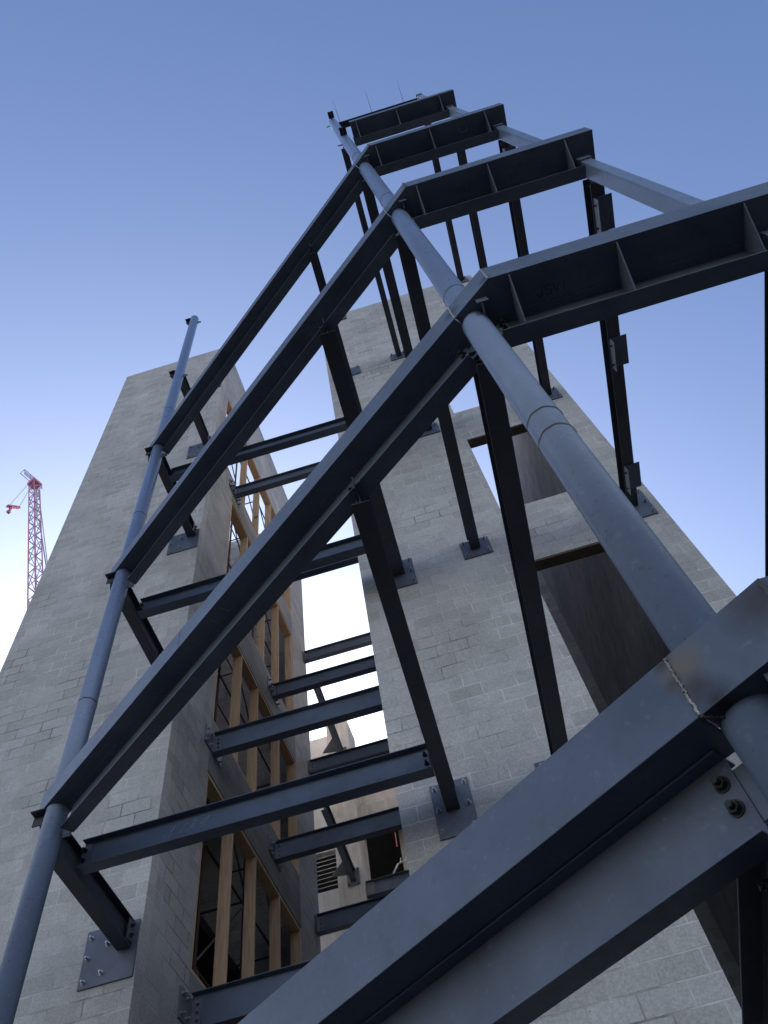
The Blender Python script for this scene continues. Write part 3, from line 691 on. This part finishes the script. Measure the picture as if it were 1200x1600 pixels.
tb = find('straight edge beam right of the pipe, third from the bottom, ending at a pale tube')
stencil(tb, (1.55, 2.03, LV['C']), (1, 0, 0), (0, -1, 0), 'V51', (0, 0, -1), s=1.1)
tb = find('straight edge beam right of the pipe, second from the top')
strokes(tb, (2.45, 2.0, LV['D']), (1, 0, 0), (0, -1, 0), [(0, 0, .12, .0), (.0, .0, -.02, .09), (.12, 0, .1, .09), (-.03, .12, 0, .12)], nrm=(0, 0, -1), w_=.012)

# ------------------------------------------------------------------ tan building behind
YT = 18.0
t = thing('tan_building', 'tan rendered building with a stained column and louvres seen between the towers', 'building', (-3, 20, GZ))
m_ = MB(); m_.box(-4.52, -3.83, YT, YT + .9, GZ, 17.75); m_.build('column', 'tan_dirty', t, bevel=.01)
m_ = MB(); m_.box(-12, -4.52, YT + .06, YT + .36, 13.4, 17.4); m_.box(-12, -4.52, YT + .06, YT + .36, GZ, 12.25); m_.box(-12, -5.6, YT + .06, YT + .36, 12.25, 13.4); m_.build('wall', 'tan', t)
for k in range(9):
    z = 12.28 + k * .125
    m_ = MB(); m_.poly([(-5.59, YT + .1, z), (-4.53, YT + .1, z), (-4.53, YT + .2, z + .06), (-5.59, YT + .2, z + .06)], (0, 0, .012)); m_.build('louvre_blade', 'tan', t)
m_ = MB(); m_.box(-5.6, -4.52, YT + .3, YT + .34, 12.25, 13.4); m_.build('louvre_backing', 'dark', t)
m_ = MB(); m_.box(-3.83, 3.5, YT + .35, YT + .6, GZ, 11.55); m_.build('spandrel_wall', 'tan_dirty', t)
m_ = MB(); m_.box(-3.83, 3.5, YT + .3, YT + .45, 14.35, 14.7); m_.box(-3.83, 3.5, YT + .5, YT + .8, 14.72, 14.95); m_.box(-3.83, 3.5, YT + .8, YT + 1.0, 14.97, 15.9); m_.build('roof_beam', 'tan_dirty', t)
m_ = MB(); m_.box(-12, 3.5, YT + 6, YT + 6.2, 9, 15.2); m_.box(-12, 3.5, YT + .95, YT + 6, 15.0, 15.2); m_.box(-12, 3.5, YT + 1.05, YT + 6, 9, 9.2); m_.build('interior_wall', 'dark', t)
m_ = MB(); m_.box(-3.5, -3.3, YT + .46, YT + .7, 13.95, 14.75); m_.build('bracket', 'tan_dirty', t)
m_ = MB(); m_.box(-3.0, -2.75, YT + 1.5, YT + 1.75, 10, 15.0); m_.build('inner_post', 'tan_dirty', t)
t = thing('link_beam', 'grey beam at the foot of the dark bay right of the tan column', 'steel beam', (-2, YT + .1, 11.7))
MB().extrude(iprof(.4, .16, .012, .01), (-3.82, YT + .15, 12.05), (3.4, YT + .15, 12.05), Vector((0, -1, 0)), UPV).build('beam', 'steel', t, bevel=.002)
m_ = MB(); m_.box(-3.82, -3.6, YT + .12, YT + .135, 11.88, 12.22); m_.build('clip_angle', 'galv', t)
t = thing('anchor_hook', 'small white hooked fitting hanging in the dark bay of the tan building', 'fitting', (-2.9, YT + 1, 13))
m_ = MB(); m_.cyl((-3.25, YT + .9, 12.75), (-3.05, YT + .9, 13.05), .025, n=10); m_.build('arm', 'white', t)
m_ = MB(); m_.cyl((-3.05, YT + .9, 13.05), (-2.8, YT + .9, 13.1), .02, n=10); m_.cyl((-2.98, YT + .9, 13.07), (-2.95, YT + .9, 13.2), .015, n=8); m_.cyl((-2.85, YT + .9, 13.09), (-2.78, YT + .9, 13.2), .015, n=8); m_.build('claw', 'white', t)
t = thing('warning_tape', 'short pink tape strip hanging in the dark bay behind the towers', 'tape', (-2.9, YT + .8, 13.6))
m_ = MB(); m_.box(-3.0, -2.97, YT + .8, YT + .81, 13.5, 13.95); m_.build('tape', 'pink', t)

# ------------------------------------------------------------------ crane, far left
def dirv(az, el, d): a = math.radians(az); return Vector((math.sin(a) * d, math.cos(a) * d, math.tan(math.radians(el)) * d))
tip = dirv(-49.75, 57.25, 40); foot = dirv(-41.9, 46.0, 29)
t = thing('tower_crane', 'red lattice crane jib with a hanging hook block at the far left', 'crane', (foot.x, foot.y, GZ))
ax = (tip - foot).normalized(); sx = ax.cross(Vector((0, 0, 1))).normalized()
if sx.dot(right) < 0: sx = -sx
sy = ax.cross(sx).normalized()
W2, D2_ = .30, .29
cor = [(-1, -1), (1, -1), (1, 1), (-1, 1)]
m_ = MB()
for a, b in cor: m_.cyl(foot + sx * a * W2 + sy * b * D2_, tip + sx * a * W2 + sy * b * D2_, .045, n=8)
m_.build('chord', 'crane_red', t)
m_ = MB(); Lj = (tip - foot).length; nb = int(Lj / 2.1)
for i in range(nb):
    p = foot + ax * (i * Lj / nb); q_ = foot + ax * ((i + 1) * Lj / nb)
    for k in range(4):
        a0, b0 = cor[k]; a1, b1 = cor[(k + 1) % 4]
        A = p + sx * a0 * W2 + sy * b0 * D2_; B = p + sx * a1 * W2 + sy * b1 * D2_; Cc = q_ + sx * a1 * W2 + sy * b1 * D2_; Dd = q_ + sx * a0 * W2 + sy * b0 * D2_
        m_.cyl(A, B, .03, n=6)
        if i % 2: m_.cyl(A, Cc, .028, n=6)
        else: m_.cyl(B, Dd, .028, n=6)
m_.build('bracing', 'crane_grey', t)
m_ = MB(); m_.obox(tip + ax * .2, sx, sy, ax, W2 + .12, D2_ + .1, .38); m_.build('jib_head', 'crane_red', t, bevel=.03)
hd = tip + ax * .2 - sy * (D2_ + .11) if sy.dot(fwd) > 0 else tip + ax * .2 + sy * (D2_ + .11)
nn_ = (hd - (tip + ax * .2)).normalized()
strokes(t, hd, sx, ax, [(-.3, .15, -.12, .2), (-.14, .2, -.16, -.15), (.2, -.12, .1, .05), (.1, .05, .25, .2), (.25, .2, .35, .05), (.35, .05, .2, -.12)], w_=.06, mat='white', name='head_lettering', nrm=nn_, lift=.004)
m_ = MB()
pc = tip + ax * 1.4 - sx * .1
up2 = ax; 
for u in (-1, -.33, .33, 1):
    m_.cyl(pc + sx * u * .95 - up2 * .6, pc + sx * u * .95 + up2 * 1.0, .03, n=6)
for v_ in (-.6, -.1, .4, 1.0): m_.cyl(pc - sx * .95 + up2 * v_, pc + sx * .95 + up2 * v_, .03, n=6)
for u in (-.95, .95): m_.cyl(pc + sx * u + up2 * 1.0, pc + sx * u + up2 * 1.0 + nn_ * .5, .03, n=6)
m_.cyl(pc - sx * .95 + up2 * 1.0 + nn_ * .5, pc + sx * .95 + up2 * 1.0 + nn_ * .5, .03, n=6)
m_.build('platform', 'crane_grey', t)
m_ = MB(); m_.obox(tip - ax * 5.2 + sx * .12, sx, sy, ax, .17, .02, 4.0); m_.build('banner', 'crane_panel', t)
bn = tip - ax * 5.2 + sx * .12 + nn_ * .03
sg = []
for i in range(7):
    y0 = 3.2 - i * .9
    sg += [(-.12, y0, .12, y0 - .25), (.12, y0 - .25, -.1, y0 - .45), (-.1, y0 - .2, .1, y0 - .6)]
strokes(t, bn, sx, ax, sg, w_=.08, mat='crane_red', name='banner_lettering', nrm=nn_, lift=.004)
hd_ = (sx + UPV * 1.0).normalized()
hook = tip - sx * .62 - UPV * 4.6
m_ = MB(); m_.cyl(tip - sx * .4, hook - hd_ * .5, .02, n=6); m_.cyl(tip - sx * .3 - ax * 1.2, hook + hd_ * .55, .02, n=6); m_.build('hoist_rope', 'crane_grey', t)
m_ = MB(); m_.obox(hook, hd_, nn_, hd_.cross(nn_), .62, .13, .10); m_.obox(hook - UPV * .45 - hd_ * .2, UPV, nn_, UPV.cross(nn_), .32, .09, .09); m_.cyl(hook - UPV * .85 - hd_ * .2 - nn_ * .1, hook - UPV * .85 - hd_ * .2 + nn_ * .1, .17, n=14); m_.build('hook_block', 'crane_red', t, bevel=.02)
m_ = MB(); m_.cyl(tip + sx * .42, foot + sx * 1.0 + nn_ * -.5, .035, n=6); m_.cyl(tip + sx * .42 - ax * 9, foot + sx * 1.1 - nn_ * .5, .05, n=6); m_.build('pendant_line', 'crane_grey', t)
m_ = MB()
base = Vector((foot.x, foot.y, GZ)); mh = foot.z - GZ
for a, b in cor: m_.cyl(base + Vector((a * .7, b * .7, 0)), Vector((foot.x + a * .7, foot.y + b * .7, foot.z)), .1, n=8)
n_ = int(mh / 2.4)
for i in range(n_):
    z0_ = GZ + i * mh / n_; z1_ = z0_ + mh / n_
    for k in range(4):
        a0, b0 = cor[k]; a1, b1 = cor[(k + 1) % 4]; a0 *= .7; b0 *= .7; a1 *= .7; b1 *= .7
        m_.cyl((foot.x + a0, foot.y + b0, z0_), (foot.x + a1, foot.y + b1, z1_ if i % 2 else z0_), .045, n=6)
        m_.cyl((foot.x + a0, foot.y + b0, z1_ if i % 2 == 0 else z0_), (foot.x + a1, foot.y + b1, z0_), .045, n=6)
m_.build('mast', 'crane_red', t)
